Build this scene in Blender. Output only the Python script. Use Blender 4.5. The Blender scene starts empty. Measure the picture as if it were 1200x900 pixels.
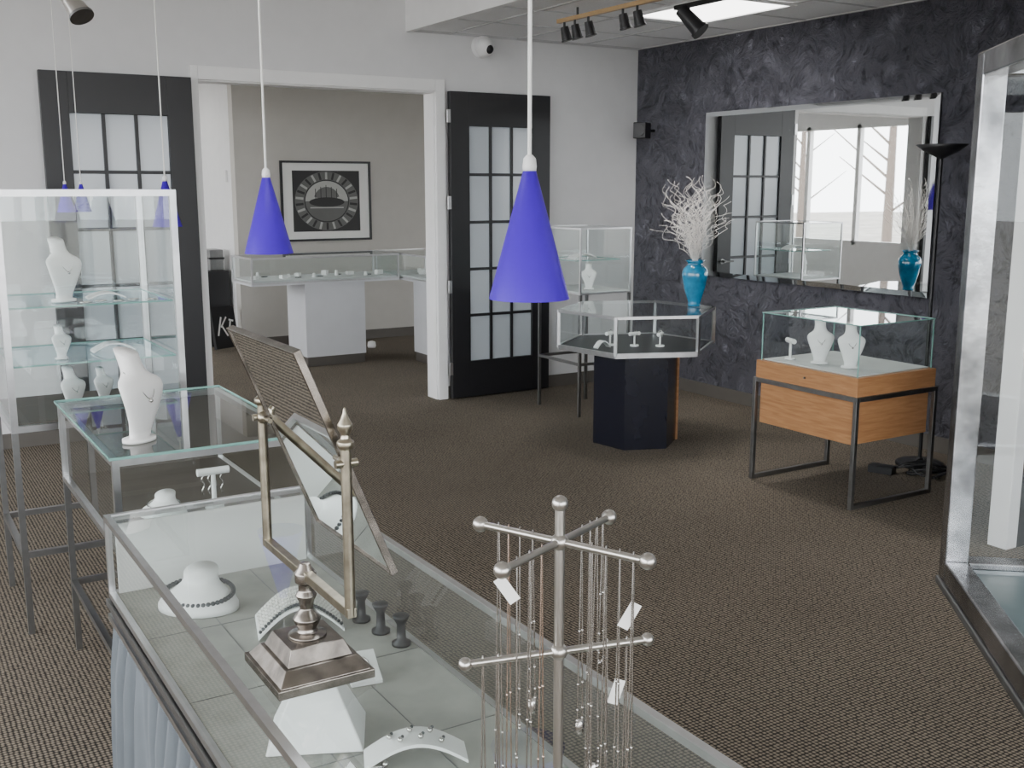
import bpy, math, random
from mathutils import Vector, Matrix
random.seed(7)
D = bpy.data
SC = bpy.context.scene

# ---------------------------------------------------------------- materials
def mat(name, col, rough=.5, metal=0.0, bump=None, var=.06, vscale=8.0, coat=0.0):
    m = D.materials.new(name); m.use_nodes = True
    nt = m.node_tree; N = nt.nodes; L = nt.links
    p = N['Principled BSDF']
    p.inputs['Roughness'].default_value = rough
    p.inputs['Metallic'].default_value = metal
    p.inputs['Coat Weight'].default_value = coat
    tc = N.new('ShaderNodeTexCoord')
    no = N.new('ShaderNodeTexNoise'); no.inputs['Scale'].default_value = vscale
    no.inputs['Detail'].default_value = 3
    L.new(tc.outputs['Object'], no.inputs['Vector'])
    r = N.new('ShaderNodeValToRGB')
    r.color_ramp.elements[0].position = .3; r.color_ramp.elements[1].position = .7
    r.color_ramp.elements[0].color = [c*(1-var) for c in col]+[1]
    r.color_ramp.elements[1].color = [min(1, c*(1+var)) for c in col]+[1]
    L.new(no.outputs['Fac'], r.inputs['Fac']); L.new(r.outputs['Color'], p.inputs['Base Color'])
    if bump:
        n2 = N.new('ShaderNodeTexNoise'); n2.inputs['Scale'].default_value = bump[0]; n2.inputs['Detail'].default_value = 5
        L.new(tc.outputs['Object'], n2.inputs['Vector'])
        b = N.new('ShaderNodeBump'); b.inputs['Strength'].default_value = bump[1]; b.inputs['Distance'].default_value = bump[2]
        L.new(n2.outputs['Fac'], b.inputs['Height']); L.new(b.outputs['Normal'], p.inputs['Normal'])
    return m

def glass(name, tint=(.95,.985,.98), base=.06, k=.8, sky_sheen=None):
    m = D.materials.new(name); m.use_nodes = True
    nt = m.node_tree; N = nt.nodes; L = nt.links
    N.remove(N['Principled BSDF'])
    t = N.new('ShaderNodeBsdfTransparent'); t.inputs['Color'].default_value = list(tint)+[1]
    src = t.outputs[0]
    if sky_sheen:
        d = N.new('ShaderNodeBsdfDiffuse'); d.inputs['Color'].default_value = list(sky_sheen[0])+[1]
        m2 = N.new('ShaderNodeMixShader'); m2.inputs[0].default_value = sky_sheen[1]
        L.new(t.outputs[0], m2.inputs[1]); L.new(d.outputs[0], m2.inputs[2]); src = m2.outputs[0]
    g = N.new('ShaderNodeBsdfGlossy'); g.inputs['Roughness'].default_value = 0.01
    lw = N.new('ShaderNodeLayerWeight'); lw.inputs['Blend'].default_value = .5
    pw = N.new('ShaderNodeMath'); pw.operation = 'POWER'; pw.inputs[1].default_value = 4
    mu = N.new('ShaderNodeMath'); mu.operation = 'MULTIPLY_ADD'; mu.inputs[1].default_value = k; mu.inputs[2].default_value = base
    mx = N.new('ShaderNodeMixShader')
    L.new(lw.outputs['Facing'], pw.inputs[0]); L.new(pw.outputs[0], mu.inputs[0]); L.new(mu.outputs[0], mx.inputs[0])
    L.new(src, mx.inputs[1]); L.new(g.outputs[0], mx.inputs[2])
    L.new(mx.outputs[0], N['Material Output'].inputs['Surface'])
    return m

def emis(name, col, s):
    m = D.materials.new(name); m.use_nodes = True
    p = m.node_tree.nodes['Principled BSDF']
    p.inputs['Base Color'].default_value = list(col)+[1]
    p.inputs['Emission Color'].default_value = list(col)+[1]
    p.inputs['Emission Strength'].default_value = s
    return m

def carpet():
    m = mat('carpet', (.1,.09,.08), .95)
    nt = m.node_tree; N = nt.nodes; L = nt.links; p = N['Principled BSDF']
    tc = N.new('ShaderNodeTexCoord')
    v = N.new('ShaderNodeTexVoronoi'); v.inputs['Scale'].default_value = 68; v.inputs['Randomness'].default_value = .2
    L.new(tc.outputs['Object'], v.inputs['Vector'])
    r = N.new('ShaderNodeValToRGB'); e = r.color_ramp.elements
    e[0].position = .20; e[0].color = (.275,.232,.182,1)
    e[1].position = .54; e[1].color = (.027,.024,.022,1)
    L.new(v.outputs['Distance'], r.inputs['Fac'])
    n = N.new('ShaderNodeTexNoise'); n.inputs['Scale'].default_value = 1.3; n.inputs['Detail'].default_value = 6
    L.new(tc.outputs['Object'], n.inputs['Vector'])
    mr = N.new('ShaderNodeMapRange'); mr.inputs['To Min'].default_value = .8; mr.inputs['To Max'].default_value = 1.2
    L.new(n.outputs['Fac'], mr.inputs['Value'])
    mx = N.new('ShaderNodeMix'); mx.data_type = 'RGBA'; mx.blend_type = 'MULTIPLY'; mx.inputs['Factor'].default_value = 1
    L.new(r.outputs['Color'], mx.inputs['A']); L.new(mr.outputs['Result'], mx.inputs['B'])
    L.new(mx.outputs['Result'], p.inputs['Base Color'])
    b = N.new('ShaderNodeBump'); b.inputs['Strength'].default_value = .5; b.inputs['Distance'].default_value = .003; b.invert = True
    L.new(v.outputs['Distance'], b.inputs['Height']); L.new(b.outputs['Normal'], p.inputs['Normal'])
    p.inputs['Specular IOR Level'].default_value = .15
    return m

def plaster():
    m = mat('charcoal_plaster', (.078,.078,.10), .34, var=.3, vscale=5)
    nt = m.node_tree; N = nt.nodes; L = nt.links; p = N['Principled BSDF']
    tc = N.new('ShaderNodeTexCoord')
    n = N.new('ShaderNodeTexNoise'); n.inputs['Scale'].default_value = 5.0; n.inputs['Detail'].default_value = 9
    n.inputs['Distortion'].default_value = 2.2; n.inputs['Roughness'].default_value = .68
    n3 = N.new('ShaderNodeTexVoronoi'); n3.inputs['Scale'].default_value = 16
    mxv = N.new('ShaderNodeMix'); mxv.data_type = 'RGBA'; mxv.inputs['Factor'].default_value = .25
    L.new(tc.outputs['Object'], n.inputs['Vector'])
    L.new(tc.outputs['Object'], mxv.inputs['A']); L.new(n.outputs['Color'], mxv.inputs['B'])
    L.new(mxv.outputs['Result'], n3.inputs['Vector'])
    ad = N.new('ShaderNodeMath'); ad.operation = 'MULTIPLY_ADD'; ad.inputs[1].default_value = .4
    L.new(n3.outputs['Distance'], ad.inputs[0]); L.new(n.outputs['Fac'], ad.inputs[2])
    b = N.new('ShaderNodeBump'); b.inputs['Strength'].default_value = 1.0; b.inputs['Distance'].default_value = .16
    L.new(ad.outputs[0], b.inputs['Height']); L.new(b.outputs['Normal'], p.inputs['Normal'])
    r = N.new('ShaderNodeValToRGB'); e = r.color_ramp.elements
    e[0].position = .40; e[0].color = (.048,.048,.066,1); e[1].position = .72; e[1].color = (.20,.20,.245,1)  # relief highlights painted into the colour, lighter where the bump is high
    L.new(ad.outputs[0], r.inputs['Fac']); L.new(r.outputs['Color'], p.inputs['Base Color'])
    return m

def woodm():
    m = mat('cherry_wood', (.5,.24,.1), .35)
    nt = m.node_tree; N = nt.nodes; L = nt.links; p = N['Principled BSDF']
    tc = N.new('ShaderNodeTexCoord'); mp = N.new('ShaderNodeMapping'); mp.inputs['Scale'].default_value = (2,2,22)
    n = N.new('ShaderNodeTexNoise'); n.inputs['Scale'].default_value = 3; n.inputs['Detail'].default_value = 6; n.inputs['Distortion'].default_value = .6
    L.new(tc.outputs['Object'], mp.inputs['Vector']); L.new(mp.outputs['Vector'], n.inputs['Vector'])
    r = N.new('ShaderNodeValToRGB'); e = r.color_ramp.elements
    e[0].position = .3; e[0].color = (.34,.155,.062,1); e[1].position = .7; e[1].color = (.48,.25,.115,1)
    L.new(n.outputs['Fac'], r.inputs['Fac']); L.new(r.outputs['Color'], p.inputs['Base Color'])
    return m

CARPET = carpet(); PLASTER = plaster(); WOOD = woodm()
WALL = mat('wall_paint', (.68,.68,.69), .6, bump=(60,.08,.004), var=.02)
BEIGE = mat('beige_wall_paint', (.53,.51,.475), .6, bump=(60,.08,.004), var=.02)
WHITE = mat('white_paint', (.82,.82,.82), .4, var=.02)
CEIL = mat('ceiling_paint', (.82,.82,.82), .8, var=.02)
TILE = mat('ceiling_tile', (.84,.84,.85), .9, bump=(150,.4,.004), var=.05, vscale=90)
TBAR = mat('ceiling_grid_metal', (.55,.55,.56), .5)
BASEB = mat('vinyl_baseboard', (.10,.09,.08), .5)
BLACKD = mat('black_door_paint', (.010,.010,.012), .38)
PANE = mat('pale_door_glass', (.46,.50,.54), .12, var=.03, vscale=2)
ALU = mat('brushed_aluminium', (.60,.60,.61), .28, 1.0, bump=(120,.05,.001), vscale=25)
ALUM = mat('mottled_aluminium', (.34,.34,.355), .24, 1.0, bump=(9,.35,.006), var=.55, vscale=12)
STEEL = mat('dark_steel', (.24,.24,.24), .38, 1.0, vscale=25)
SATIN = mat('satin_nickel', (.52,.50,.47), .28, 1.0)
BRASS = mat('aged_brass', (.38,.345,.27), .3, 1.0, var=.3, vscale=30)
PEWTER = mat('aged_pewter', (.27,.245,.22), .26, 1.0, var=.35, vscale=30)
GL = glass('case_glass'); GLT = glass('case_top_glass', (.91,.96,.95), .07, .85)
SHELFSKY = glass('shelf_glass_sky_sheen', (.75,.92,.95), .15, .7, ((.45,.80,.92),.42))  # pale blue diffuse paints a sky reflection into the shelf colour
GEDGE = mat('glass_edge_green', (.20,.40,.36), .15, var=.1)
MIRR = mat('mirror_silver', (.88,.90,.90), .012, 1.0, var=.0)
MIRB = mat('mirror_bevel', (.8,.83,.85), .03, 1.0, var=.0)
BUST = mat('white_leatherette', (.86,.86,.85), .45, bump=(200,.1,.001), var=.02)
DECK = mat('grey_linen_deck', (.36,.36,.33), .85, bump=(300,.2,.001), var=.14, vscale=14)
DECKL = mat('pale_deck', (.60,.62,.62), .7, var=.05)
DECKG = mat('blue_grey_glass_deck', (.20,.26,.28), .08, var=.1)
DECKB = mat('brown_deck', (.10,.085,.072), .6, var=.08)
DARKDECK = mat('black_deck', (.02,.02,.024), .4)
NAVY = mat('black_laminate', (.010,.011,.019), .22, var=.1)
PURPLE = mat('violet_glass_shade', (.062,.008,.50), .45, var=.03, coat=.0)
PURPLE.node_tree.nodes['Principled BSDF'].inputs['Specular IOR Level'].default_value = .3
PEDW = mat('pedestal_white', (.68,.69,.72), .5, var=.02)
SKIRT = mat('grey_fabric', (.115,.13,.145), .85, bump=(250,.2,.001), var=.06)
TURQ = mat('turquoise_glaze', (.012,.215,.40), .15, var=.35, vscale=14, coat=.6)
TWIG = mat('white_twig', (.85,.82,.79), .6, var=.03)
BLK = mat('black_metal', (.012,.012,.014), .4)
SILVER = mat('silver_chain', (.64,.62,.60), .22, 1.0)
GOLDC = mat('rose_gold_chain', (.66,.52,.44), .25, 1.0)
PEARLD = mat('dark_pearl', (.05,.055,.06), .15, .3)
PEARLW = mat('white_pearl', (.8,.78,.74), .2)
PAPER = mat('paper_white', (.82,.82,.8), .7, var=.01)
LTRACK = mat('oak_track', (.45,.30,.15), .4)
LEMIT = emis('fluorescent_and_fill_lens', (1,.99,.96), 6.0)
GROUND = mat('outdoor_ground', (.30,.28,.25), .95, var=.3, vscale=1)
BARK = mat('bark', (.16,.13,.11), .9)

# ---------------------------------------------------------------- builder
class B:
    def __init__(s): s.v=[]; s.f=[]; s.m=[]; s.sm=[]; s.mats=[]; s.M=Matrix.Identity(4)
    def mi(s, m):
        if m not in s.mats: s.mats.append(m)
        return s.mats.index(m)
    def add(s, vs, fs, m, smooth=False):
        o = len(s.v); k = s.mi(m)
        s.v += [tuple(s.M @ Vector(p)) for p in vs]
        for f in fs:
            s.f.append([o+i for i in f]); s.m.append(k); s.sm.append(smooth)
    def box(s, x0,x1,y0,y1,z0,z1, m):
        vs = [(x,y,z) for z in (z0,z1) for y in (y0,y1) for x in (x0,x1)]
        s.add(vs, [(0,2,3,1),(4,5,7,6),(0,1,5,4),(2,6,7,3),(0,4,6,2),(1,3,7,5)], m)
    def cbox(s, c, d, m, rz=0, rx=0, ry=0):
        R = Matrix.Rotation(rz,3,'Z')@Matrix.Rotation(ry,3,'Y')@Matrix.Rotation(rx,3,'X')
        vs = [Vector(c)+R@Vector((x*d[0]/2,y*d[1]/2,z*d[2]/2)) for z in (-1,1) for y in (-1,1) for x in (-1,1)]
        s.add(vs, [(0,2,3,1),(4,5,7,6),(0,1,5,4),(2,6,7,3),(0,4,6,2),(1,3,7,5)], m)
    def quad(s, a,b,c,d, m): s.add([a,b,c,d], [(0,1,2,3)], m)
    def cyl(s, p0,p1,r0,r1,m,seg=16,caps=True):
        p0=Vector(p0); p1=Vector(p1); ax=(p1-p0).normalized()
        u = ax.orthogonal().normalized(); w = ax.cross(u)
        vs=[]
        for p,r in ((p0,r0),(p1,r1)):
            for i in range(seg):
                a=2*math.pi*i/seg; vs.append(p+(u*math.cos(a)+w*math.sin(a))*r)
        s.add(vs,[(i,(i+1)%seg,seg+(i+1)%seg,seg+i) for i in range(seg)],m,True)
        if caps: s.add(vs,[tuple(range(seg)),tuple(range(2*seg-1,seg-1,-1))],m)
    def loft(s, rings, m, caps=True, smooth=True):
        n=len(rings[0]); vs=[p for r in rings for p in r]; fs=[]
        for k in range(len(rings)-1):
            for i in range(n):
                j=(i+1)%n; fs.append((k*n+i,k*n+j,(k+1)*n+j,(k+1)*n+i))
        if caps: fs += [tuple(range(n-1,-1,-1)), tuple((len(rings)-1)*n+i for i in range(n))]
        s.add(vs,fs,m,smooth)
    def lathe(s, prof, c, m, seg=32, caps=True, sy=1.0):
        rings=[[ (c[0]+r*math.cos(2*math.pi*i/seg), c[1]+sy*r*math.sin(2*math.pi*i/seg), c[2]+z) for i in range(seg)] for r,z in prof]
        s.loft(rings,m,caps)
    def sph(s, c, r, m, seg=12, rings=8, sc=(1,1,1)):
        pr=[]
        for k in range(rings+1):
            t=math.pi*k/rings; rr=max(math.sin(t),.001)*r
            pr.append([(c[0]+rr*sc[0]*math.cos(2*math.pi*i/seg), c[1]+rr*sc[1]*math.sin(2*math.pi*i/seg), c[2]-r*sc[2]*math.cos(t)) for i in range(seg)])
        s.loft(pr,m)
    def tube(s, pts, r, m, seg=6):
        pts=[Vector(p) for p in pts]; rings=[]; u=None
        for i,p in enumerate(pts):
            t=(pts[min(i+1,len(pts)-1)]-pts[max(i-1,0)])
            if t.length<1e-9: t=Vector((0,0,1))
            t.normalize()
            u = t.orthogonal().normalized() if u is None else (u-t*u.dot(t))
            if u.length<1e-6: u=t.orthogonal()
            u.normalize(); w=t.cross(u)
            rings.append([p+(u*math.cos(2*math.pi*k/seg)+w*math.sin(2*math.pi*k/seg))*r for k in range(seg)])
        s.loft(rings,m)
    def done(s, name, bevel=0):
        me = D.meshes.new(name); me.from_pydata(s.v,[],s.f)
        for m in s.mats: me.materials.append(m)
        for p,k,q in zip(me.polygons,s.m,s.sm): p.material_index=k; p.use_smooth=q
        me.update()
        import bmesh
        bm=bmesh.new(); bm.from_mesh(me); bmesh.ops.recalc_face_normals(bm,faces=bm.faces); bm.to_mesh(me); bm.free()
        o=D.objects.new(name,me); SC.collection.objects.link(o)
        if bevel:
            b=o.modifiers.new('bevel','BEVEL'); b.width=bevel; b.segments=2; b.limit_method='ANGLE'
        return o

def simple(name, x0,x1,y0,y1,z0,z1, m, bevel=0):
    b=B(); b.box(x0,x1,y0,y1,z0,z1,m); return b.done(name,bevel)

# ---------------------------------------------------------------- room shell
XR=5.79; YB=7.44; XL=-3.0; YF=-3.0; ZC=3.6; ZD=2.81
OX0,OX1,OZ=2.04,3.86,2.39
simple('floor', XL-.1, 6.6, YF-.1, 13.7, -.1, 0, CARPET)
g=simple('ground_outside', -60, 60, -60, 60, -.5, -.3, GROUND)
b=B(); b.box(XL,OX0,YB,YB+.14,0,ZC,WALL); b.box(OX1,XR,YB,YB+.14,0,ZC,WALL); b.box(OX0,OX1,YB,YB+.14,OZ,ZC,WALL)
b.done('wall_back')
simple('wall_right', XR, XR+.14, YF, YB+.14, 0, ZC, PLASTER)
b=B(); b.box(XL-.14,XL,YF,YB+.14,0,.5,WALL); b.box(XL-.14,XL,YF,YB+.14,3.1,ZC,WALL)
b.box(XL-.14,XL,YF,YF+.5,.5,3.1,WALL); b.box(XL-.14,XL,YB-.6,YB+.14,.5,3.1,WALL); b.done('wall_left')
b=B()
for i in range(6):
    y=YF+.5+i*(YB-.6-YF-.5-.07)/5; b.box(XL-.12,XL-.03,y,y+.07,.5,3.1,WHITE)
b.box(XL-.12,XL-.03,YF+.5,YB-.6,.5,.57,WHITE); b.box(XL-.12,XL-.03,YF+.5,YB-.6,3.03,3.1,WHITE); b.done('window_1')
b=B(); b.box(XL,XR,YF-.14,YF,0,.4,WALL); b.box(XL,XR,YF-.14,YF,2.75,ZC,WALL)
b.box(XL,XL+.4,YF-.14,YF,.4,2.75,WALL); b.box(XR-.8,XR,YF-.14,YF,.4,2.75,WALL); b.done('wall_front')
b=B()
for i in range(6):
    x=XL+.4+i*(XR-.8-XL-.4-.07)/5; b.box(x,x+.07,YF-.12,YF-.03,.4,2.75,WHITE)
b.box(XL+.4,XR-.8,YF-.12,YF-.03,.4,.47,WHITE); b.box(XL+.4,XR-.8,YF-.12,YF-.03,2.68,2.75,WHITE); b.done('window_2')
simple('ceiling', XL, 3.65, YF, YB+.14, ZC, ZC+.1, CEIL)
b=B(); b.box(3.67,XR,YF,YB,ZD,ZD+.05,TILE); b.box(3.62,3.67,YF,YB,ZD-.01,ZC,WHITE)
y=YF
while y<YB: b.box(3.67,XR,y-.012,y+.012,ZD-.004,ZD+.001,TBAR); y+=.61
x=3.97
while x<XR: b.box(x-.012,x+.012,YF,YB,ZD-.005,ZD+.001,TBAR); x+=.61
b.box(XR-.025,XR,YF,YB,ZD-.006,ZD,TBAR); b.box(3.67,XR,YB-.025,YB,ZD-.006,ZD,TBAR)
b.done('ceiling_tiles')
def ceiling_panel(x0,x1,y0,y1,zc,name='fluorescent_and_fill_panel'):
    b=B(); b.box(x0,x1,y0,y1,zc-.012,zc-.006,LEMIT)
    b.box(x0-.03,x0,y0-.03,y1+.03,zc-.02,zc-.005,WHITE); b.box(x1,x1+.03,y0-.03,y1+.03,zc-.02,zc-.005,WHITE)
    b.box(x0,x1,y0-.03,y0,zc-.02,zc-.005,WHITE); b.box(x0,x1,y1,y1+.03,zc-.02,zc-.005,WHITE); b.done(name)
ceiling_panel(4.60,5.17,5.10,5.95,ZD)
ceiling_panel(4.60,5.17,1.2,2.4,ZD)  # unseen panel, added as fill light for the main room
ceiling_panel(.8,2.0,3.2,3.8,ZC)  # added fill panel on the high ceiling, out of view
ceiling_panel(2.0,3.2,9.0,9.6,ZD); ceiling_panel(1.6,2.8,11.6,12.2,ZD)  # both panels added out of view to brighten the back room
# partition stub at the right
b=B(); b.box(4.53,XR,2.86,2.96,0,ZD-.01,BLK); b.box(4.45,4.53,2.86,2.96,2.2,ZD-.01,BLK); b.done('wall_partition')
simple('trim_2', 4.45, 4.53, 2.86, 2.96, 0, 2.2, WHITE, .004)
# trims
b=B(); b.box(OX1-.01,OX1+.07,YB-.025,YB,0,OZ+.08,WHITE)
b.box(OX0-.03,OX0+.02,YB-.025,YB,0,OZ+.08,WHITE)
b.box(OX0+.02,OX1-.01,YB-.025,YB,OZ-.01,OZ+.08,WHITE)
b.box(OX1-.02,OX1,YB,YB+.16,0,OZ,WHITE); b.box(OX0,OX0+.02,YB,YB+.16,0,OZ,WHITE); b.box(OX0,OX1,YB,YB+.16,OZ-.02,OZ,WHITE)
b.done('trim_1', .003)
b=B(); b.box(XL,OX0-.03,YB-.012,YB,0,.10,BASEB); b.box(OX1+.07,XR,YB-.012,YB,0,.10,BASEB); b.done('baseboard_back')
simple('baseboard_right', XR-.012, XR, 2.98, YB-.012, 0, .10, BASEB)
# back room
BY=10.95
b=B(); b.box(3.37,6.4,BY,BY+.14,0,ZD,BEIGE); b.done('wall_backroom_picture')
simple('wall_backroom_return', 3.37, 3.51, BY+.14, 13.5, 0, ZD, WHITE)
simple('wall_backroom_right', 6.4, 6.5, YB+.14, BY, 0, ZD, BEIGE)
simple('wall_backroom_far', -1.6, 3.51, 13.5, 13.6, 0, ZD, WHITE)
b=B(); b.box(-1.6,-1.5,YB+.14,13.5,0,.8,WHITE); b.box(-1.6,-1.5,YB+.14,13.5,2.6,ZD,WHITE)
b.box(-1.6,-1.5,YB+.14,8.2,.8,2.6,WHITE); b.done('wall_backroom_left')
b=B()
for y in (8.2,9.9,11.3,12.3,13.43): b.box(-1.58,-1.5,y,y+.07,.8,2.6,WHITE)
b.box(-1.58,-1.5,8.2,13.5,.8,.86,WHITE); b.box(-1.58,-1.5,8.2,13.5,2.54,2.6,WHITE); b.done('window_3')
simple('ceiling_backroom', -1.6, 6.5, YB+.14, 13.6, ZD, ZD+.1, CEIL)
b=B(); b.box(3.37,6.4,BY-.012,BY,0,.10,BASEB); b.box(3.358,3.37,BY,13.5,0,.10,BASEB); b.done('baseboard_backroom')

# ---------------------------------------------------------------- french doors
def door(name, x0, x1, y0, y1, hinge_right):
    b=B(); z0=.012; z1=2.385; st=.165; zb=.30; zt=2.13
    b.box(x0,x0+st,y0,y1,z0,z1,BLACKD); b.box(x1-st,x1,y0,y1,z0,z1,BLACKD)
    b.box(x0+st,x1-st,y0,y1,z0,zb,BLACKD); b.box(x0+st,x1-st,y0,y1,zt,z1,BLACKD)
    w=(x1-x0-2*st); h=zt-zb; mu=.022
    for i in (1,2): b.box(x0+st+w*i/3-mu/2,x0+st+w*i/3+mu/2,y0+.004,y1-.004,zb,zt,BLACKD)
    for j in (1,2,3,4): b.box(x0+st,x1-st,y0+.006,y1-.006,zb+h*j/5-mu/2,zb+h*j/5+mu/2,BLACKD)
    b.box(x0+st,x1-st,(y0+y1)/2-.003,(y0+y1)/2+.003,zb,zt,PANE)
    ex = x1+.005 if hinge_right else x0-.008
    hx = x1-.06 if not hinge_right else x0+.06
    b.cyl((hx,y0,1.0),(hx,y0-.05,1.0),.011,.011,STEEL,12); b.cyl((hx,y0-.001,1.0),(hx,y0-.008,1.0),.024,.024,STEEL,20)
    b.cyl((hx,y0-.045,1.0),(hx+(.1 if hinge_right else -.1),y0-.045,1.0),.009,.008,STEEL,10)
    for z in ((.25,.9,1.55,2.2) if not hinge_right else ()):
        b.box(ex-.022,ex+.008,y0-.006,y0+.01,z-.05,z+.05,ALU)
    return b.done(name,.002)
door('door_1', 1.06, 2.0, YB-.078, YB-.032, True)
door('door_2', 3.945, 4.855, YB-.078, YB-.032, False)

# ---------------------------------------------------------------- case helper
def frame(b,x0,x1,y0,y1,z0,z1,t,fm,gm,gt=None,deck=None,dt=.015,sides='xXyY'):
    for x in (x0,x1-t):
        for y in (y0,y1-t): b.box(x,x+t,y,y+t,z0,z1,fm)
    for z in (z0,z1-t):
        for y in (y0,y1-t): b.box(x0+t,x1-t,y,y+t,z,z+t,fm)
        for x in (x0,x1-t): b.box(x,x+t,y0+t,y1-t,z,z+t,fm)
    h=t/2; a0,a1,c0,c1=x0+h,x1-h,y0+h,y1-h
    if 'x' in sides: b.quad((a0,c0,z0+t),(a0,c1,z0+t),(a0,c1,z1-t),(a0,c0,z1-t),gm)
    if 'X' in sides: b.quad((a1,c0,z0+t),(a1,c1,z0+t),(a1,c1,z1-t),(a1,c0,z1-t),gm)
    if 'y' in sides: b.quad((a0,c0,z0+t),(a1,c0,z0+t),(a1,c0,z1-t),(a0,c0,z1-t),gm)
    if 'Y' in sides: b.quad((a0,c1,z0+t),(a1,c1,z0+t),(a1,c1,z1-t),(a0,c1,z1-t),gm)
    if gt: b.quad((x0+.004,y0+.004,z1-.002),(x1-.004,y0+.004,z1-.002),(x1-.004,y1-.004,z1-.002),(x0+.004,y1-.004,z1-.002),gt)
    if deck: b.box(x0+t,x1-t,y0+t,y1-t,z0+.002,z0+dt,deck)
def legs(b,x0,x1,y0,y1,z1,t,m,st=None):
    for x in (x0,x1-t):
        for y in (y0,y1-t): b.box(x,x+t,y,y+t,0,z1,m)
    if st:
        for y in (y0,y1-t): b.box(x0+t,x1-t,y,y+t,st,st+t,m)
        for x in (x0,x1-t): b.box(x,x+t,y0+t,y1-t,st,st+t,m)
def glassbox(b,x0,x1,y0,y1,z0,z1,gm,gt,e=.006):
    b.quad((x0,y0,z0),(x0,y1,z0),(x0,y1,z1),(x0,y0,z1),gm); b.quad((x1,y0,z0),(x1,y1,z0),(x1,y1,z1),(x1,y0,z1),gm)
    b.quad((x0,y0,z0),(x1,y0,z0),(x1,y0,z1),(x0,y0,z1),gm); b.quad((x0,y1,z0),(x1,y1,z0),(x1,y1,z1),(x0,y1,z1),gm)
    b.quad((x0,y0,z1),(x1,y0,z1),(x1,y1,z1),(x0,y1,z1),gt)
    for (p,q,r,s_) in ((x0-e,x1+e,y0-e,y0),(x0-e,x1+e,y1,y1+e),(x0-e,x0,y0,y1),(x1,x1+e,y0,y1)):
        b.box(p,q,r,s_,z1-e/2,z1+e/2,GEDGE)
    e2=e/2
    for x in (x0,x1):
        for y in (y0,y1): b.box(x-e2,x+e2,y-e2,y+e2,z0,z1-e2,GEDGE)
def shelf(b,x0,x1,y0,y1,z,gm,e=.006):
    b.quad((x0,y0,z),(x1,y0,z),(x1,y1,z),(x0,y1,z),gm)
    b.box(x0,x1,y0-e/2,y0,z-e/2,z+e/2,GEDGE); b.box(x0,x1,y1,y1+e/2,z-e/2,z+e/2,GEDGE)
    b.box(x0-e/2,x0,y0,y1,z-e/2,z+e/2,GEDGE); b.box(x1,x1+e/2,y0,y1,z-e/2,z+e/2,GEDGE)

BR=[(0,.050,.036,0),(.010,.050,.036,0),(.0102,.034,.020,.0),(.03,.036,.016,.0),(.06,.046,.015,-.002),(.095,.060,.016,-.003),(.125,.071,.018,-.002),(.148,.077,.020,.001),(.163,.076,.021,.004),(.174,.067,.022,.008),(.183,.050,.023,.012),(.192,.039,.023,.015),(.205,.033,.024,.018),(.222,.031,.025,.021),(.238,.031,.026,.023),(.248,.031,.027,.024)]
def sgnp(v,p): return math.copysign(abs(v)**p,v)
def bust(name,c,rz,s=1.0,neck=SILVER,lean=0.0,deep=1.0):
    b=B(); b.M=Matrix.Translation(c)@Matrix.Rotation(rz,4,'Z')
    rings=[]; n=32
    def off(z): return -lean*.045*math.sin(min(1,z/.17)*math.pi*.5) + lean*.06*max(0,(z-.15)/.11)
    for i,(z,w,d,yo) in enumerate(BR):
        f = max(0,(z-.19)/.058)
        if i>2: d=d*deep
        rings.append([(w*s*sgnp(math.cos(2*math.pi*k/n),.85), (d*sgnp(math.sin(2*math.pi*k/n),.9)+yo+(off(z) if i>1 else 0))*s, (z + .010*f*math.sin(2*math.pi*k/n))*s) for k in range(n)])
    b.loft(rings,BUST)
    pts=[]
    for k in range(33):
        t=-1+2*k/32; x=.040*t; z=.197-.075*(1-t*t); y=-.021*deep-.004*(1-t*t)+.038*abs(t)**3+off(z)
        pts.append((x*s,y*s,z*s))
    if neck:
        b.tube(pts,.0014*s,neck,5); b.sph((0,pts[16][1]-.002,.117*s),.006*s,neck,8,6)
    return b.done(name)
def neckform(name,c,rz,s=1.0,beads=True):
    b=B(); b.M=Matrix.Translation(c)@Matrix.Rotation(rz,4,'Z'); n=32
    pr=[(0,.088,.062,0),(.012,.088,.062,0),(.026,.078,.054,.004),(.040,.056,.042,.010),(.052,.042,.034,.014),(.064,.037,.032,.018),(.076,.038,.033,.020)]
    rings=[[(w*s*math.cos(2*math.pi*k/n),(d*math.sin(2*math.pi*k/n)+yo)*s,(z+.012*max(0,(z-.05)/.03)*math.sin(2*math.pi*k/n))*s) for k in range(n)] for z,w,d,yo in pr]
    b.loft(rings,BUST)
    if beads:
        for k in range(44):
            a=2*math.pi*k/44; b.sph((.076*s*math.cos(a),(.052*math.sin(a)-.001)*s+.004,(.034+.012*math.sin(a))*s),.0056*s,PEARLD,9,6)
    else:
        b.tube([(.06*s*math.cos(a/5),(.045*math.sin(a/5)+.004)*s,(.043+.008*math.sin(a/5))*s) for a in range(33)],.002,SILVER)
    return b.done(name)

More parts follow.
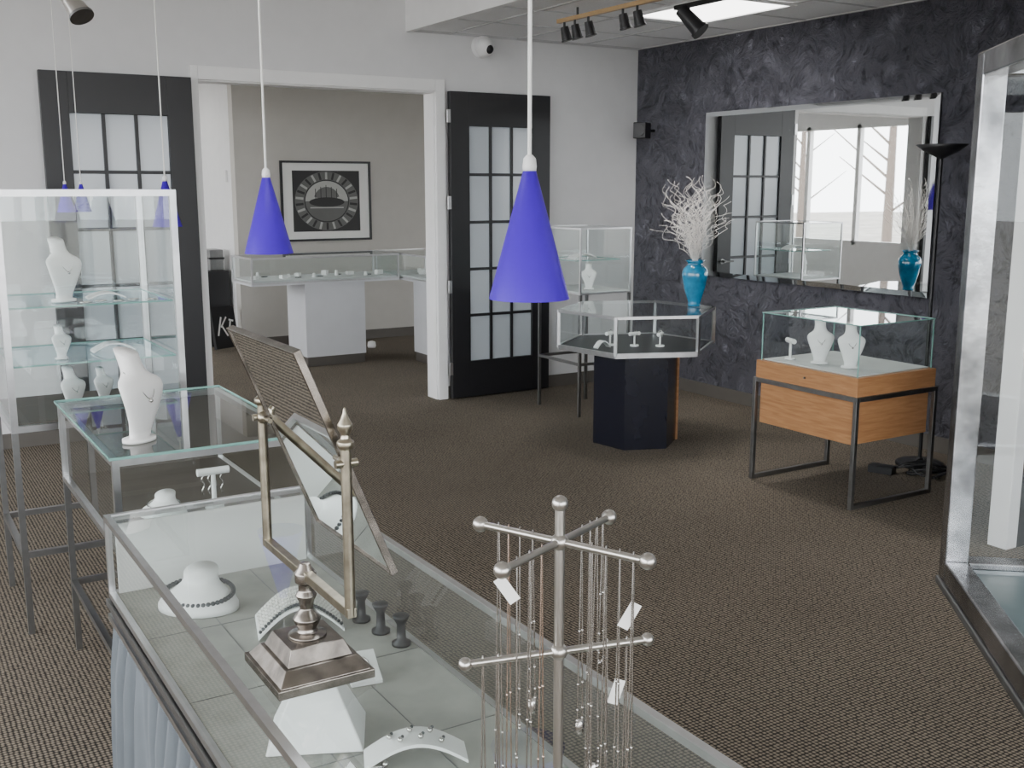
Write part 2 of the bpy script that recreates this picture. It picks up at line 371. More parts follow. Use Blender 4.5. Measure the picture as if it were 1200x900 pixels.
# ---------------------------------------------------------------- foreground counter
b=B(); X0,X1,Y0,Y1=.43,.93,.55,2.53; ZB,ZT=.72,.92
frame(b,X0,X1,Y0,Y1,ZB,ZT,.014,ALU,GL,GLT,DECK,.012)
for y in [Y0+.33*i for i in range(1,6)]: b.box(X0+.016,X1-.016,y,y+.002,ZB+.012,ZB+.0128,STEEL)
for x in (X0+.17,X0+.33): b.box(x,x+.002,Y0+.016,Y1-.016,ZB+.012,ZB+.0126,STEEL)
b.box(X0-.006,X1+.006,Y0-.006,Y1+.006,ZB-.022,ZB-.006,STEEL); b.box(X0+.004,X1-.004,Y0+.004,Y1-.004,ZB-.042,ZB-.022,BLK)
b.box(X0-.004,X1+.004,Y0-.004,Y1+.004,ZB-.056,ZB-.042,ALU)
b.box(X0+.02,X1-.02,Y1-.026,Y1-.018,ZB+.012,ZT-.02,PAPER)
b.box(X0+.05,X1-.05,Y0+.05,Y1-.05,.02,ZB-.056,BLK)
def perim(u):
    xa,xb,ya,yb=X0+.012,X1-.012,Y0+.012,Y1-.012
    segs=[((xa,ya),(xb,ya),(0,-1)),((xb,ya),(xb,yb),(1,0)),((xb,yb),(xa,yb),(0,1)),((xa,yb),(xa,ya),(-1,0))]
    for p,q,n in segs:
        l=math.hypot(q[0]-p[0],q[1]-p[1])
        if u<=l: return p[0]+(q[0]-p[0])*u/l, p[1]+(q[1]-p[1])*u/l, n
        u-=l
    return xa,ya,(-1,0)
P=2*((X1-X0-.024)+(Y1-Y0-.024)); NP=640; rings=[]
for z,amp in ((ZB-.056,.007),(.55,.020),(.38,.027),(.2,.031),(.015,.034)):
    r=[]
    for i in range(NP):
        u=P*i/NP; x,y,n=perim(u)
        w=amp*(math.sin(u*2*math.pi/.085+.9*math.sin(u*5))+.45*math.sin(u*2*math.pi/.041+1+z*2))
        r.append((x+n[0]*w,y+n[1]*w,z))
    rings.append(r)
b.loft(rings,SKIRT,caps=False)
b.done('glass_jewelry_counter')
DZ=ZB+.0135
neckform('necklace_neck_form',(.585,2.32,DZ),math.radians(-40),1.05)
def archstrip(b,w,h,d,m,n=16,th=.006,z0=0):
    vs=[];fs=[]
    for k in range(n+1):
        t=k/n; x=-w/2+w*t; z=z0+h*math.sin(math.pi*t)
        vs+=[(x,-d/2,z),(x,d/2,z),(x,d/2,z+th),(x,-d/2,z+th)]
    for k in range(n):
        o=4*k
        for i in range(4): fs.append((o+i,o+(i+1)%4,o+4+(i+1)%4,o+4+i))
    fs+= [(0,1,2,3),(4*n+3,4*n+2,4*n+1,4*n)]
    b.add(vs,fs,m,False)
b=B(); b.M=Matrix.Translation((.745,2.11,DZ))@Matrix.Rotation(math.radians(-15),4,'Z')
archstrip(b,.18,.058,.13,BUST)
for j in range(6):
    for k in range(30):
        t=k/29; b.sph((-.085+.17*t,-.055+.02*j,.0095+.058*math.sin(math.pi*(.03+.94*t))),.0040,PEARLD if j in(0,) else PEARLW,7,5)
b.done('pearl_bracelet_ramp')
for k,(x,y) in enumerate(((.87,2.06),(.88,1.98),(.89,1.90))):
    b=B(); b.lathe([(.020,0),(.020,.006),(.010,.012),(.009,.045),(.016,.058),(.018,.064),(.014,.066)],(x,y,DZ),BLK,20); b.done('black_ring_holder')
def frust(b,w0,d0,w1,d1,z0,z1,m):
    vs=[(-w0/2,-d0/2,z0),(w0/2,-d0/2,z0),(w0/2,d0/2,z0),(-w0/2,d0/2,z0),(-w1/2,-d1/2,z1),(w1/2,-d1/2,z1),(w1/2,d1/2,z1),(-w1/2,d1/2,z1)]
    b.add(vs,[(3,2,1,0),(4,5,6,7),(0,1,5,4),(1,2,6,5),(2,3,7,6),(3,0,4,7)],m)
b=B(); b.M=Matrix.Translation((.605,1.64,DZ))@Matrix.Rotation(math.radians(-25),4,'Z')
frust(b,.165,.14,.075,.06,0,.10,BUST); b.done('white_riser_pyramid',.003)
b=B(); b.M=Matrix.Translation((.715,1.48,DZ))@Matrix.Rotation(math.radians(-22),4,'Z')
archstrip(b,.17,.035,.06,BUST)
for k in range(6):
    t=.25+.1*k; b.sph((-.085+.17*t,(-1)**k*.012,.011+.035*math.sin(math.pi*t)),.005,SILVER,8,6); b.sph((-.085+.17*t+.004,(-1)**k*.012+.007,.012+.035*math.sin(math.pi*t)),.003,PEARLD,8,6)
b.done('earring_bridge_stand')
b=B(); b.M=Matrix.Translation((.76,1.80,DZ))@Matrix.Rotation(math.radians(-10),4,'Z')
b.add([(-.03,-.035,0),(.03,-.035,0),(.03,.035,0),(-.03,.035,0),(-.03,-.035,.006),(.03,-.035,.006),(.03,.035,.04),(-.03,.035,.04)],[(3,2,1,0),(4,5,6,7),(0,1,5,4),(1,2,6,5),(2,3,7,6),(3,0,4,7)],BUST)
b.tube([(.012*math.cos(a/3),.0+.014*math.sin(a/3),.027+.008*math.sin(a/3)) for a in range(20)],.0018,SILVER); b.done('earring_ramp')
b=B(); b.M=Matrix.Translation((.63,1.47,DZ))
b.tube([(.02*math.cos(a/4)*(1+.3*math.sin(a)),.016*math.sin(a/4),.004+.001*a/25) for a in range(26)],.002,SILVER); b.sph((.03,.01,.006),.006,SILVER); b.done('silver_bracelet')

# ---------------------------------------------------------------- swivel vanity mirror
b=B(); cx,cy=.548,1.515; z=ZT
b.M=Matrix.Translation((cx,cy,z))
frust(b,.155,.165,.155,.165,.000,.014,PEWTER); frust(b,.145,.155,.115,.12,.014,.034,PEWTER); frust(b,.105,.11,.085,.088,.034,.058,PEWTER)
b.lathe([(.03,.058),(.03,.061),(.016,.064),(.014,.07),(.019,.078),(.022,.086),(.016,.094),(.010,.102),(.012,.114),(.017,.124),(.012,.132),(.012,.142),(.017,.146),(.017,.160),(.011,.168),(.008,.176)],(0,0,0),PEWTER,24)
zb=.158; hw=.178
b.box(-.007,.007,-hw-.007,hw+.007,zb-.007,zb+.007,BRASS)
for sgn in (-1,1):
    y=sgn*hw
    b.cyl((0,y,zb-.006),(0,y,.395),.0078,.0078,BRASS,16)
    b.lathe([(.009,.395),(.012,.40),(.012,.406),(.007,.410),(.006,.416),(.010,.423),(.0105,.430),(.006,.438),(.003,.446),(.002,.452),(.001,.454)],(0,y,0),BRASS,18)
    b.cyl((-.016,y,.375),(.016,y,.375),.006,.006,BRASS,12); b.sph((0,y-sgn*.006,.375),.011,BRASS)
    b.cyl((0,y,.375),(0,y-sgn*.04,.375),.004,.004,BRASS,12)
T=Matrix.Translation((cx+.008,cy,z+.375))@Matrix.Rotation(math.radians(-22),4,'Y')
b.M=T; w=.152; h0=-.20; h1=.170; t=.005
b.box(-.006,.006,-w,-w+t,h0,h1,PEWTER); b.box(-.006,.006,w-t,w,h0,h1,PEWTER)
b.box(-.006,.006,-w+t,w-t,h0,h0+t,PEWTER); b.box(-.006,.006,-w+t,w-t,h1-t,h1,PEWTER)
b.box(-.003,.003,-w+t,w-t,h0+t,h1-t,MIRR)
b.done('swivel_vanity_mirror',.0012)

# ---------------------------------------------------------------- necklace tree stand
b=B(); cx,cy=.533,.788; d1=Vector((.40,-.917,0)); d2=Vector((.917,.40,0)); d3=Vector((.97,-.24,0)); zh=1.345; zl=1.236
C=Vector((cx,cy,0))
b.lathe([(.07,ZT),(.07,ZT+.006),(.05,ZT+.012),(.012,ZT+.02),(.006,ZT+.03)],(cx,cy,0),SATIN,32)
b.cyl((cx,cy,ZT+.01),(cx,cy,1.378),.0048,.0048,SATIN,16); b.sph((cx,cy,1.382),.0078,SATIN,16,10)
for zc,ds in ((zh,(d1,d2)),(zl,(d3,))):
    b.sph((cx,cy,zc),.0085,SATIN,14,10)
    for d in ds:
        for sg in (-1,1):
            p=C+Vector((0,0,zc)); e=p+d*(.092*sg); b.cyl(p,e,.0036,.0036,SATIN,12); b.sph(e,.0078 if zc==zh else .0065,SATIN,16,10)
b.done('necklace_tree_stand')
b=B()
def chain(p,L,w,m,beads=0,ang=0):
    u=Vector((math.cos(ang),math.sin(ang),0)); pts=[]; n=30
    for i in range(n+1):
        t=i/n; s=(t-.5)*2
        z=-L*(1-abs(s)**5)
        x=w*math.copysign(1-abs(abs(s)-.5)*.6 if abs(s)>.12 else abs(s)/.12*.77,s)
        pts.append(p+u*x*(0.15+.85*min(1,-z/L*1.2))+Vector((0,0,z)))
    pts=[p+Vector((0,0,.006))]+pts+[p+Vector((0,0,.006))]
    b.tube(pts,.0008,m,5)
    for q in pts[1:-1:2]: b.sph(q,.0015,m,6,4)
    if beads: b.sph(p+Vector((0,0,-L-.004)),.0055,m,8,6,(1,.6,1.5))
spec=[(-d1,.045,.20,.005),(-d1,.058,.33,.006),(-d1,.07,.27,.005),(-d1,.03,.17,.004),
      (-d2,.05,.31,.005),(-d2,.07,.36,.006),(-d2,.03,.26,.004),
      (d1,.035,.30,.004),(d1,.05,.37,.005),(d1,.064,.24,.005),(d1,.078,.36,.005),
      (d2,.04,.2,.004),(d2,.055,.3,.005),(d2,.068,.26,.005),(d2,.08,.15,.005)]
for i,(d,r,L,w) in enumerate(spec):
    chain(C+Vector((0,0,zh))+d*r,min(L,.40),w,GOLDC if i in (1,6) else SILVER,i%2,random.uniform(0,3.1))
for d,r,L in ((d3,.05,.22),(d3,.07,.28),(-d3,.075,.25),(-d3,.06,.28)):
    chain(C+Vector((0,0,zl))+d*r,L,.004,SILVER,1,random.uniform(0,3))
for p,a in ((C+d1*.075+Vector((0,0,zh-.055)),.5),(C-d2*.085+Vector((0,0,zh-.02)),-.6),(C+d3*.06+Vector((0,0,zl-.05)),.3)):
    b.cbox(p,(.0105,.001,.026),PAPER,rz=-.5,ry=a)
b.done('hanging_necklaces')

# ---------------------------------------------------------------- mid counter
b=B(); x0,x1,y0,y1=.55,1.12,3.04,3.98
t=.02
frame(b,x0,x1,y0,y1,.64,.92,t,ALU,GL,None,DECKB,.02)
b.quad((x0-.005,y0-.005,.925),(x1+.005,y0-.005,.925),(x1+.005,y1+.005,.925),(x0-.005,y1+.005,.925),GLT)
for (p,q,r,s_) in ((x0-.008,x1+.008,y0-.008,y0-.005),(x0-.008,x1+.008,y1+.005,y1+.008),(x0-.008,x0-.005,y0,y1),(x1+.005,x1+.008,y0,y1)): b.box(p,q,r,s_,.921,.929,GEDGE)
b.box(x0+.02,x1-.02,y1-.03,y1-.022,.66,.90,DECKB)
legs(b,x0,x1,y0,y1,.64,t,STEEL,.25)
b.cyl((x0-.012,3.12,.70),(x0,3.12,.70),.012,.012,ALU)
b.done('glass_display_case')
bust('necklace_display_bust',(.665,3.22,.9265),math.radians(35),1.08,lean=.5,deep=1.15)
neckform('necklace_neck_form',(.74,3.30,.6615),math.radians(-40),.85,False)
b=B(); b.M=Matrix.Translation((.90,3.30,.6615))
b.cyl((0,0,0),(0,0,.012),.03,.03,BUST,20); b.cyl((0,0,.012),(0,0,.12),.008,.007,BUST); b.cyl((-.05,0,.12),(.05,0,.12),.012,.012,BUST)
for k in range(4): b.tube([(-.03+.02*k+.004*math.sin(q),.013,.12-.006*q) for q in range(14)],.0022,SILVER)
b.done('bracelet_t_stand')

# ---------------------------------------------------------------- left tower
b=B(); x0,x1,y0,y1=.42,1.06,4.20,4.80
frame(b,x0,x1,y0,y1,.78,1.66,.024,ALU,GL,GLT,DECKB,.03)
legs(b,x0,x1,y0,y1,.78,.022,STEEL,.3)
shelf(b,x0+.03,x1-.03,y0+.03,y1-.03,1.235,SHELFSKY); shelf(b,x0+.03,x1-.03,y0+.03,y1-.03,1.02,SHELFSKY)
b.done('glass_display_tower')
bust('necklace_display_bust',(.66,4.38,1.2385),math.radians(25),.95,lean=.5)
bust('necklace_display_bust',(.63,4.34,1.0235),math.radians(20),.5,lean=.5)
bust('necklace_display_bust',(.66,4.36,.8115),math.radians(25),.68,lean=.5)
bust('necklace_display_bust',(.80,4.50,.8115),math.radians(20),.55,lean=.5)
b=B(); b.M=Matrix.Translation((.84,4.45,1.024)); archstrip(b,.16,.03,.08,BUST); b.done('white_display_ramp')
b=B(); b.M=Matrix.Translation((.82,4.42,1.2385)); archstrip(b,.14,.02,.08,BUST); b.done('white_display_ramp')
b=B()
for k in range(5): b.tube([(.72+.06*k+.02*math.cos(q/3),4.27+.03*(k%2)+.014*math.sin(q/3),1.241) for q in range(19)],.003,SILVER)
for k in range(5): b.tube([(.74+.05*k+.016*math.cos(q/3),4.29+.03*(k%2)+.014*math.sin(q/3),.814) for q in range(19)],.003,SILVER)
b.done('scattered_silver_bracelets')

# ---------------------------------------------------------------- right foreground tower (turned in the room)
b=B()
e1=Vector((-.647,-.762,0)); e2=Vector((.763,-.647,0))
b.M=Matrix(((e2.x,-e1.x,0,1.706),(e2.y,-e1.y,0,1.231),(0,0,1,0),(0,0,0,1)))
frame(b,0,.5,-1.0,0,.94,1.90,.042,ALUM,GL,GLT,DECKG,.03,sides='XyY')
b.box(-.004,.504,-1.004,.004,.925,.94,STEEL)
b.box(.24,.48,-.8,-.30,0,.925,NAVY)
b.done('tall_glass_showcase',.003)

# ---------------------------------------------------------------- hexagonal case
b=B(); hc=Vector((4.32,5.505,0)); a0=math.radians(-22)
def hexp(R,z,inset=0): return [Vector((hc.x+R*math.cos(a0+k*math.pi/3),hc.y+R*math.sin(a0+k*math.pi/3),z)) for k in range(6)]
def prism(b,R0,R1,z0,z1,m): b.loft([hexp(R0,z0),hexp(R1,z1)],m,True,False)
prism(b,.285,.285,0,.63,NAVY)
prism(b,.525,.525,.632,.652,ALU); prism(b,.50,.50,.652,.66,DARKDECK)
T_=hexp(.525,.882); Bt=hexp(.525,.655)
for k in range(6):
    j=(k+1)%6
    def bar(p,q,w=.018):
        d=(q-p); L=d.length; c=(p+q)/2; rz=math.atan2(d.y,d.x); b.cbox(c,(L,w,w),ALU,rz=rz)
    bar(T_[k],T_[j]); bar(Bt[k],Bt[j])
    b.cbox((T_[k]+Bt[k])/2,(.02,.02,.24),ALU,rz=a0+k*math.pi/3)
    b.quad(Bt[k],Bt[j],T_[j],T_[k],GL)
Tt=hexp(.53,.893); b.add([tuple(p) for p in Tt],[tuple(range(6))],GLT)
p=hexp(.285,0)[0]; b.cbox((p.x+.004,p.y+.005,.315),(.02,.022,.63),WOOD,rz=a0)
b.done('hexagonal_display_case')
for (x,y,s) in ((4.22,5.40,.0),(4.35,5.30,.6),(4.1,5.5,.3)):
    b=B(); b.M=Matrix.Translation((x,y,.661))@Matrix.Rotation(s,4,'Z')
    b.cyl((0,0,0),(0,0,.01),.028,.028,BUST,18); b.cyl((0,0,.01),(0,0,.075),.006,.006,BUST); b.cyl((-.04,0,.08),(.04,0,.08),.012,.012,BUST); b.tube([(.01,.016*math.cos(q),.08+.022*math.sin(q)) for q in [k*.33 for k in range(20)]],.002,SILVER)
    b.done('bracelet_t_stand')
b=B(); b.M=Matrix.Translation((4.0,5.45,.661)); archstrip(b,.10,.04,.05,BUST); b.done('white_display_ramp')
vx,vy,vz=4.70,5.385,.8945
b=B(); b.lathe([(.001,0),(.040,0),(.044,.006),(.040,.02),(.052,.06),(.070,.12),(.083,.18),(.086,.215),(.078,.245),(.058,.265),(.050,.275),(.052,.288),(.064,.30),(.060,.302),(.046,.285),(.044,.27)],(vx,vy,vz),TURQ,36,True)
b.done('turquoise_vase')
b=B()
for i in range(105):
    a=random.uniform(0,2*math.pi); sp=random.uniform(.02,.26); H=random.uniform(.24,.58)*(1-.9*max(0,sp-.12)); ph=random.uniform(0,6); fr=random.uniform(12,30)
    pts=[]; n=36
    for k in range(n+1):
        t=k/n; r=.012+sp*t**1.4; wob=.004+.018*t
        pts.append((vx-.03*t+r*math.cos(a)+wob*math.sin(fr*t+ph), vy+r*math.sin(a)+wob*math.cos(fr*t*1.1+ph), vz+.29+H*t*(1-.1*sp)+.008*math.sin(fr*t*1.4)))
    b.tube(pts,.0012,TWIG,4)
b.done('curly_willow_twigs')

# ---------------------------------------------------------------- wood & steel display table
b=B(); x0,x1,y0,y1=4.33,4.95,3.68,4.41
b.box(x0+.0,x1,y0,y1,.60,.70,WOOD)
b.box(x0+.012,x1-.012,y0+.03,y1-.03,.34,.575,WOOD)
for y in (y0-.012,y1-.012):
    b.box(x0-.012,x0+.012,y,y+.024,0,.60,STEEL); b.box(x1-.012,x1+.012,y,y+.024,0,.60,STEEL); b.box(x0+.012,x1-.012,y,y+.024,0,.024,STEEL)
    b.box(x0+.012,x1-.012,y,y+.024,.575,.60,STEEL)
b.box(x0-.012,x0+.012,y0+.012,y1-.012,.575,.60,STEEL); b.box(x1-.012,x1+.012,y0+.012,y1-.012,.575,.60,STEEL)
b.box(x0+.03,x1-.03,y0+.03,y1-.03,.70,.708,DECKL)
glassbox(b,x0+.02,x1-.02,y0+.02,y1-.02,.70,.97,GL,GLT)
b.cyl((x0+.012,4.04,.65),(x0-.008,4.04,.65),.006,.006,STEEL)
b.done('wood_display_table',.002)
bust('necklace_display_bust',(4.49,4.09,.7095),math.radians(-35),.95,lean=.2)
bust('necklace_display_bust',(4.52,3.90,.7095),math.radians(-35),.95,lean=.2)
b=B(); b.M=Matrix.Translation((4.46,4.28,.7095))@Matrix.Rotation(1.2,4,'Z')
b.cyl((0,0,0),(0,0,.01),.03,.03,BUST,18); b.cyl((0,0,.01),(0,0,.10),.008,.007,BUST); b.cyl((-.045,0,.105),(.045,0,.105),.014,.014,BUST); b.done('bracelet_t_stand')

# ---------------------------------------------------------------- corner case by the back wall
b=B(); x0,x1,y0,y1=4.42,4.88,6.30,6.86
frame(b,x0,x1,y0,y1,.90,1.38,.012,ALU,GL,GLT,DECKL,.02)
legs(b,x0,x1,y0,y1,.90,.02,STEEL,.38)
shelf(b,x0+.03,x1-.03,y0+.1,y1-.03,1.14,GL)
b.done('glass_display_case')
bust('necklace_display_bust',(4.64,6.50,.9215),math.radians(-30),.75)
b=B(); b.M=Matrix.Translation((4.66,6.62,1.143)); archstrip(b,.2,.03,.1,BUST); b.done('white_display_ramp')

# ---------------------------------------------------------------- back room cases
b=B(); frame(b,3.0,4.46,9.40,10.0,.80,1.04,.016,ALU,GL,GLT,DECKL,.03); b.box(3.0,4.46,9.40,10.0,.785,.80,PEDW)
b.box(3.52,4.12,9.46,9.95,.09,.785,PEDW); b.box(3.53,4.11,9.47,9.94,0,.09,BASEB)
b.done('pedestal_display_case')
b=B(); frame(b,4.48,5.05,8.2,10.0,.80,1.04,.016,ALU,GL,GLT,DECKL,.03); b.box(4.48,5.05,8.2,10.0,.785,.80,PEDW)
b.box(4.56,4.97,8.45,9.3,.09,.785,PEDW); b.box(4.57,4.96,8.46,9.29,0,.09,BASEB)
b.done('pedestal_display_case')
b=B()
for i in range(16):
    x=3.12+i*.08+random.uniform(-.02,.02); y=9.52+random.uniform(0,.35); h=random.uniform(.015,.06)
    k=i%3
    if k==0: b.cbox((x,y,.8305+h/2),(.07,.05,h),BUST,rz=random.uniform(0,1))
    elif k==1: b.cyl((x,y,.8305),(x,y,.8305+h),.02,.012,BUST)
    else: b.tube([(x+.03*math.cos(q/3),y+.02*math.sin(q/3),.834) for q in range(19)],.003,PEARLD)
for i in range(6): b.cbox((4.7+.1*(i%2),8.5+.22*i,.8505),(.06,.06,.04),BUST,rz=i)
b.done('small_jewelry_displays')
# framed picture
b=B(); px0,px1,pz0,pz1=3.84,4.86,1.10,1.94; y=BY
fw=.022
b.box(px0,px0+fw,y-.03,y-.001,pz0,pz1,BLK); b.box(px1-fw,px1,y-.03,y-.001,pz0,pz1,BLK); b.box(px0+fw,px1-fw,y-.03,y-.001,pz0,pz0+fw,BLK); b.box(px0+fw,px1-fw,y-.03,y-.001,pz1-fw,pz1,BLK)
b.box(px0+fw,px1-fw,y-.012,y-.001,pz0+fw,pz1-fw,PAPER)
G1=mat('ink_dark',(.02,.02,.02),.5); G2=mat('ink_grey',(.12,.12,.115),.5); G3=mat('ink_light',(.42,.42,.40),.5)
ax0,ax1,az0,az1=px0+.13,px1-.13,pz0+.10,pz1-.10
b.box(ax0,ax1,y-.014,y-.012,az0,az1,G1)
ccx,ccz=(ax0+ax1)/2,(az0+az1)/2
def disc(rx,rz,yy,m,n=40,cz=ccz,half=None):
    vs=[(ccx,yy,cz)]+[(ccx+rx*math.cos(2*math.pi*k/n),yy,cz+rz*math.sin(2*math.pi*k/n)) for k in range(n)]
    rng=range(n) if half is None else range(half[0],half[1])
    b.add(vs,[(0,1+k,1+(k+1)%n) for k in rng],m)
disc(.36,.31,y-.0145,G2)
for k in range(26):
    a=2*math.pi*(k+.5)/26; r0,r1=.26,.345; c,s_=math.cos(a),math.sin(a); w=.012
    b.add([(ccx+r0*c*1.02-w*s_,y-.0155,ccz+r0*.88*s_+w*c),(ccx+r1*c*1.02-w*s_,y-.0155,ccz+r1*.88*s_+w*c),(ccx+r1*c*1.02+w*s_,y-.0155,ccz+r1*.88*s_-w*c),(ccx+r0*c*1.02+w*s_,y-.0155,ccz+r0*.88*s_-w*c)],[(0,1,2,3)],G1 if k%2 else G3)
disc(.255,.225,y-.016,G1); disc(.243,.213,y-.0165,G3,half=(0,20)); disc(.243,.213,y-.0165,G2,half=(20,40))
disc(.15,.15,y-.0168,G2,half=(2,18)); disc(.20,.05,y-.017,G1,cz=ccz-.01)
b.box(ccx-.19,ccx+.19,y-.0172,y-.0168,ccz-.075,ccz-.062,G3)
for k in range(5): b.box(ccx-.13+k*.06,ccx-.122+k*.06,y-.0172,y-.0168,ccz+.02,ccz+.17-abs(k-2)*.02,G1)
b.done('framed_photograph')
simple('thermostat', 3.345, 3.369, 11.2, 11.28, 1.72, 1.84, WHITE,.004)
b=B(); b.M=Matrix.Translation((3.18,10.86,0))@Matrix.Rotation(math.radians(25),4,'Z')@Matrix.Rotation(math.radians(-10),4,'X')
b.box(-.15,.15,-.02,.02,.03,.46,BLK)
b.cbox((-.07,-.0215,.26),(.018,.003,.20),PAPER,ry=.35); b.cbox((-.01,-.0215,.30),(.016,.003,.13),PAPER,ry=.7); b.cbox((-.01,-.0215,.21),(.016,.003,.13),PAPER,ry=-.5)
b.cbox((.09,-.0215,.31),(.06,.003,.018),PAPER,ry=.3); b.cbox((.06,-.0215,.24),(.018,.003,.13),PAPER,ry=.3); b.cbox((.09,-.0215,.17),(.06,.003,.018),PAPER,ry=.3)
b.done('leaning_sign_board')
b=B(); b.box(3.10,3.34,11.2,11.55,.0,.80,BLK); b.box(3.15,3.30,11.25,11.5,.80,1.02,STEEL); b.box(3.14,3.31,11.24,11.51,.92,.94,BLK); b.done('black_cabinet',.01)
b=B(); b.lathe([(.04,0),(.045,.02),(.04,.06),(.015,.07)],(4.55,10.3,0),WHITE,16); b.done('small_white_cup')

# ---------------------------------------------------------------- wall mirror
b=B(); my0,my1,mz0,mz1=4.40,6.54,.975,2.24; bx=XR-.022; bw=.035
b.box(bx+.004,XR,my0,my1,mz0,mz1,STEEL)
o=[(bx+.003,my0,mz0),(bx+.003,my1,mz0),(bx+.003,my1,mz1),(bx+.003,my0,mz1)]
i_=[(bx,my0+bw,mz0+bw),(bx,my1-bw,mz0+bw),(bx,my1-bw,mz1-bw),(bx,my0+bw,mz1-bw)]
b.quad(*i_,MIRR)
for k in range(4):
    j=(k+1)%4; b.quad(o[k],o[j],i_[j],i_[k],MIRB)
b.done('wall_mirror')

# ---------------------------------------------------------------- torchiere lamp, cords
b=B(); lx,ly=5.42,4.10
b.lathe([(.14,0),(.14,.015),(.12,.025),(.015,.035),(.012,.05)],(lx,ly,0),BLK,32); b.cyl((lx,ly,.03),(lx,ly,1.84),.011,.011,BLK)
b.lathe([(.012,1.83),(.03,1.84),(.10,1.875),(.145,1.91),(.14,1.912),(.09,1.882),(.02,1.86)],(lx,ly,0),BLK,32); b.done('torchiere_floor_lamp')
b=B()
for s in range(3):
    pts=[(5.25+.12*math.sin(k*.55+s)+.001*k, 3.90+.12*math.cos(k*.37+s*2)+.02*s, .008+.012*s+.012*(1+math.sin(k*.9))) for k in range(40)]
    b.tube(pts,.006,BLK,6)
b.cbox((5.08,4.10,.022),(.09,.14,.04),BLK,rz=.4)
b.done('power_cord_tangle')

# ---------------------------------------------------------------- pendants
def pendant(x,y,zb=1.436,s=1.0):
    b=B()
    r0=.086*s; L=.27*s
    b.lathe([(r0,0),(.013*s,L),(.011*s,L),(r0-.004*s,.003)],(x,y,zb),PURPLE,40,False)
    b.lathe([(.014*s,L-.004*s),(.015*s,L+.006*s),(.013*s,L+.022*s),(.006*s,L+.03*s)],(x,y,zb),WHITE,20)
    b.cyl((x,y,zb+L+.02*s),(x,y,ZC-.02),.0044*s,.0044*s,PAPER,10)
    b.lathe([(.06,0),(.06,.015),(.03,.022)],(x,y,ZC-.022),WHITE,24)
    b.sph((x,y,zb+.08*s),.022*s,PEARLW,14,10)
    b.done('cone_pendant_lamp')
pendant(1.215,1.92); pendant(1.262,3.74); pendant(1.60,6.58)
pendant(1.10,6.95,1.52,.62); pendant(1.20,7.0,1.52,.62)

# ---------------------------------------------------------------- track lights etc.
b=B()
b.box(4.08,4.11,4.3,6.12,2.73,2.755,LTRACK)
for y in (4.6,5.9): b.cyl((4.095,y,2.755),(4.095,y,ZD-.006),.008,.008,BLK,10)
for y in (6.05,5.93,5.78,5.42,5.28):
    b.cyl((4.095,y,2.73),(4.095,y,2.69),.008,.008,BLK,10); b.cyl((4.095,y,2.70),(4.11,y-.01,2.62),.026,.034,BLK,16)
    b.cyl((4.11,y-.01,2.62),(4.112,y-.011,2.612),.038,.038,BLK,16)
b.done('track_light')
b=B(); b.box(4.39,4.42,4.2,5.3,2.73,2.755,BLK); b.cyl((4.405,4.5,2.755),(4.405,4.5,ZD-.006),.01,.01,BLK)
b.cyl((4.405,5.18,2.73),(4.405,5.18,2.69),.01,.01,BLK); b.cyl((4.38,5.22,2.72),(4.44,5.12,2.60),.038,.05,BLK,20); b.cyl((4.44,5.12,2.60),(4.447,5.108,2.586),.058,.058,BLK,20)
b.done('track_light')
b=B(); sx,sy=.93,5.35
b.cyl((sx,sy,2.54),(sx,sy,ZC),.005,.005,ALU,8); b.cyl((sx-.03,sy,2.54),(sx+.03,sy-.06,2.43),.03,.05,SATIN,20); b.cyl((sx+.03,sy-.06,2.43),(sx+.033,sy-.066,2.42),.055,.055,STEEL,20); b.done('ceiling_spotlight')
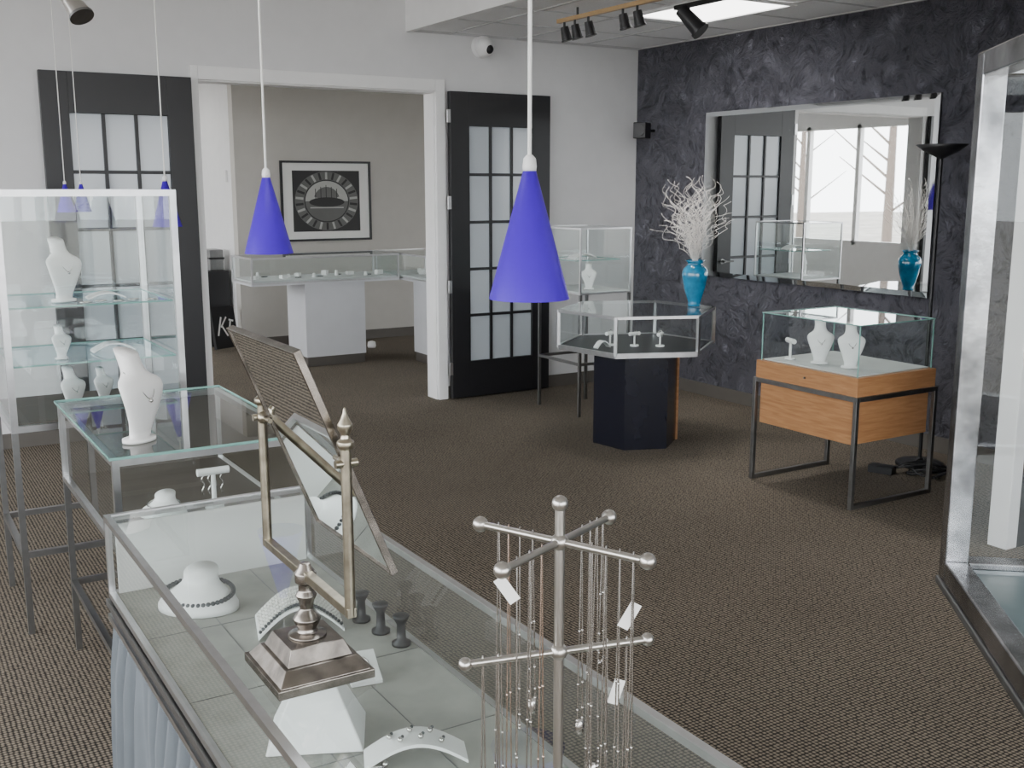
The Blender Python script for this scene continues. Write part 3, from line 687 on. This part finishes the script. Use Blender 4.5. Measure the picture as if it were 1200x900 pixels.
b=B(); b.cyl((4.26,YB,2.73),(4.26,YB-.05,2.73),.085,.08,WHITE,28); b.sph((4.26,YB-.06,2.72),.07,WHITE,20,14); b.sph((4.27,YB-.108,2.705),.035,BLK,14,10); b.done('security_camera')
b=B(); b.cbox((5.66,7.2,2.13),(.12,.11,.13),BLK,rz=.5); b.cyl((5.72,7.2,2.13),(XR,7.2,2.13),.012,.012,BLK); b.cyl((5.61,7.165,2.13),(5.602,7.16,2.13),.045,.045,BLK); b.done('wall_speaker',.006)

# ---------------------------------------------------------------- outside trees
for k in range(12):
    b=B(); tx=-9-random.uniform(0,9); ty=11+k*1.9+random.uniform(-.5,.5); H=7
    b.cyl((tx,ty,-.3),(tx,ty,H),.14,.04,BARK,8)
    for j in range(14):
        z=1+j*.42; a=random.uniform(0,6.3); l=random.uniform(.8,2)
        b.cyl((tx,ty,z),(tx+l*math.cos(a),ty+l*math.sin(a),z+l*.8),.035,.008,BARK,6)
    b.done('bare_tree')

# ---------------------------------------------------------------- lights
def spot(loc,tgt,e,size=70,col=(1,.96,.9)):
    l=D.lights.new('spot_lamp','SPOT'); l.energy=e; l.spot_size=math.radians(size); l.spot_blend=.7; l.shadow_soft_size=.04; l.color=col
    o=D.objects.new('track_bulb',l); o.location=loc; SC.collection.objects.link(o)
    o.rotation_euler=(Vector(tgt)-Vector(loc)).to_track_quat('-Z','Y').to_euler()
spot((4.113,5.77,2.60),(5.6,5.9,1.6),110,95)
spot((4.45,5.10,2.57),(4.65,4.0,.7),70)
spot((4.113,5.27,2.60),(4.4,5.4,.8),35)
w=D.worlds.new('sky'); SC.world=w; w.use_nodes=True
bg=w.node_tree.nodes['Background']; bg.inputs['Color'].default_value=(.95,.975,1,1); bg.inputs['Strength'].default_value=8.4

cam=D.cameras.new('camera'); co=D.objects.new('camera',cam); SC.collection.objects.link(co); SC.camera=co
co.location=(0,0,1.67); co.rotation_euler=(math.radians(90-10.47),0,math.radians(-31.4)); cam.lens=37.5; cam.sensor_width=36; cam.clip_start=.02
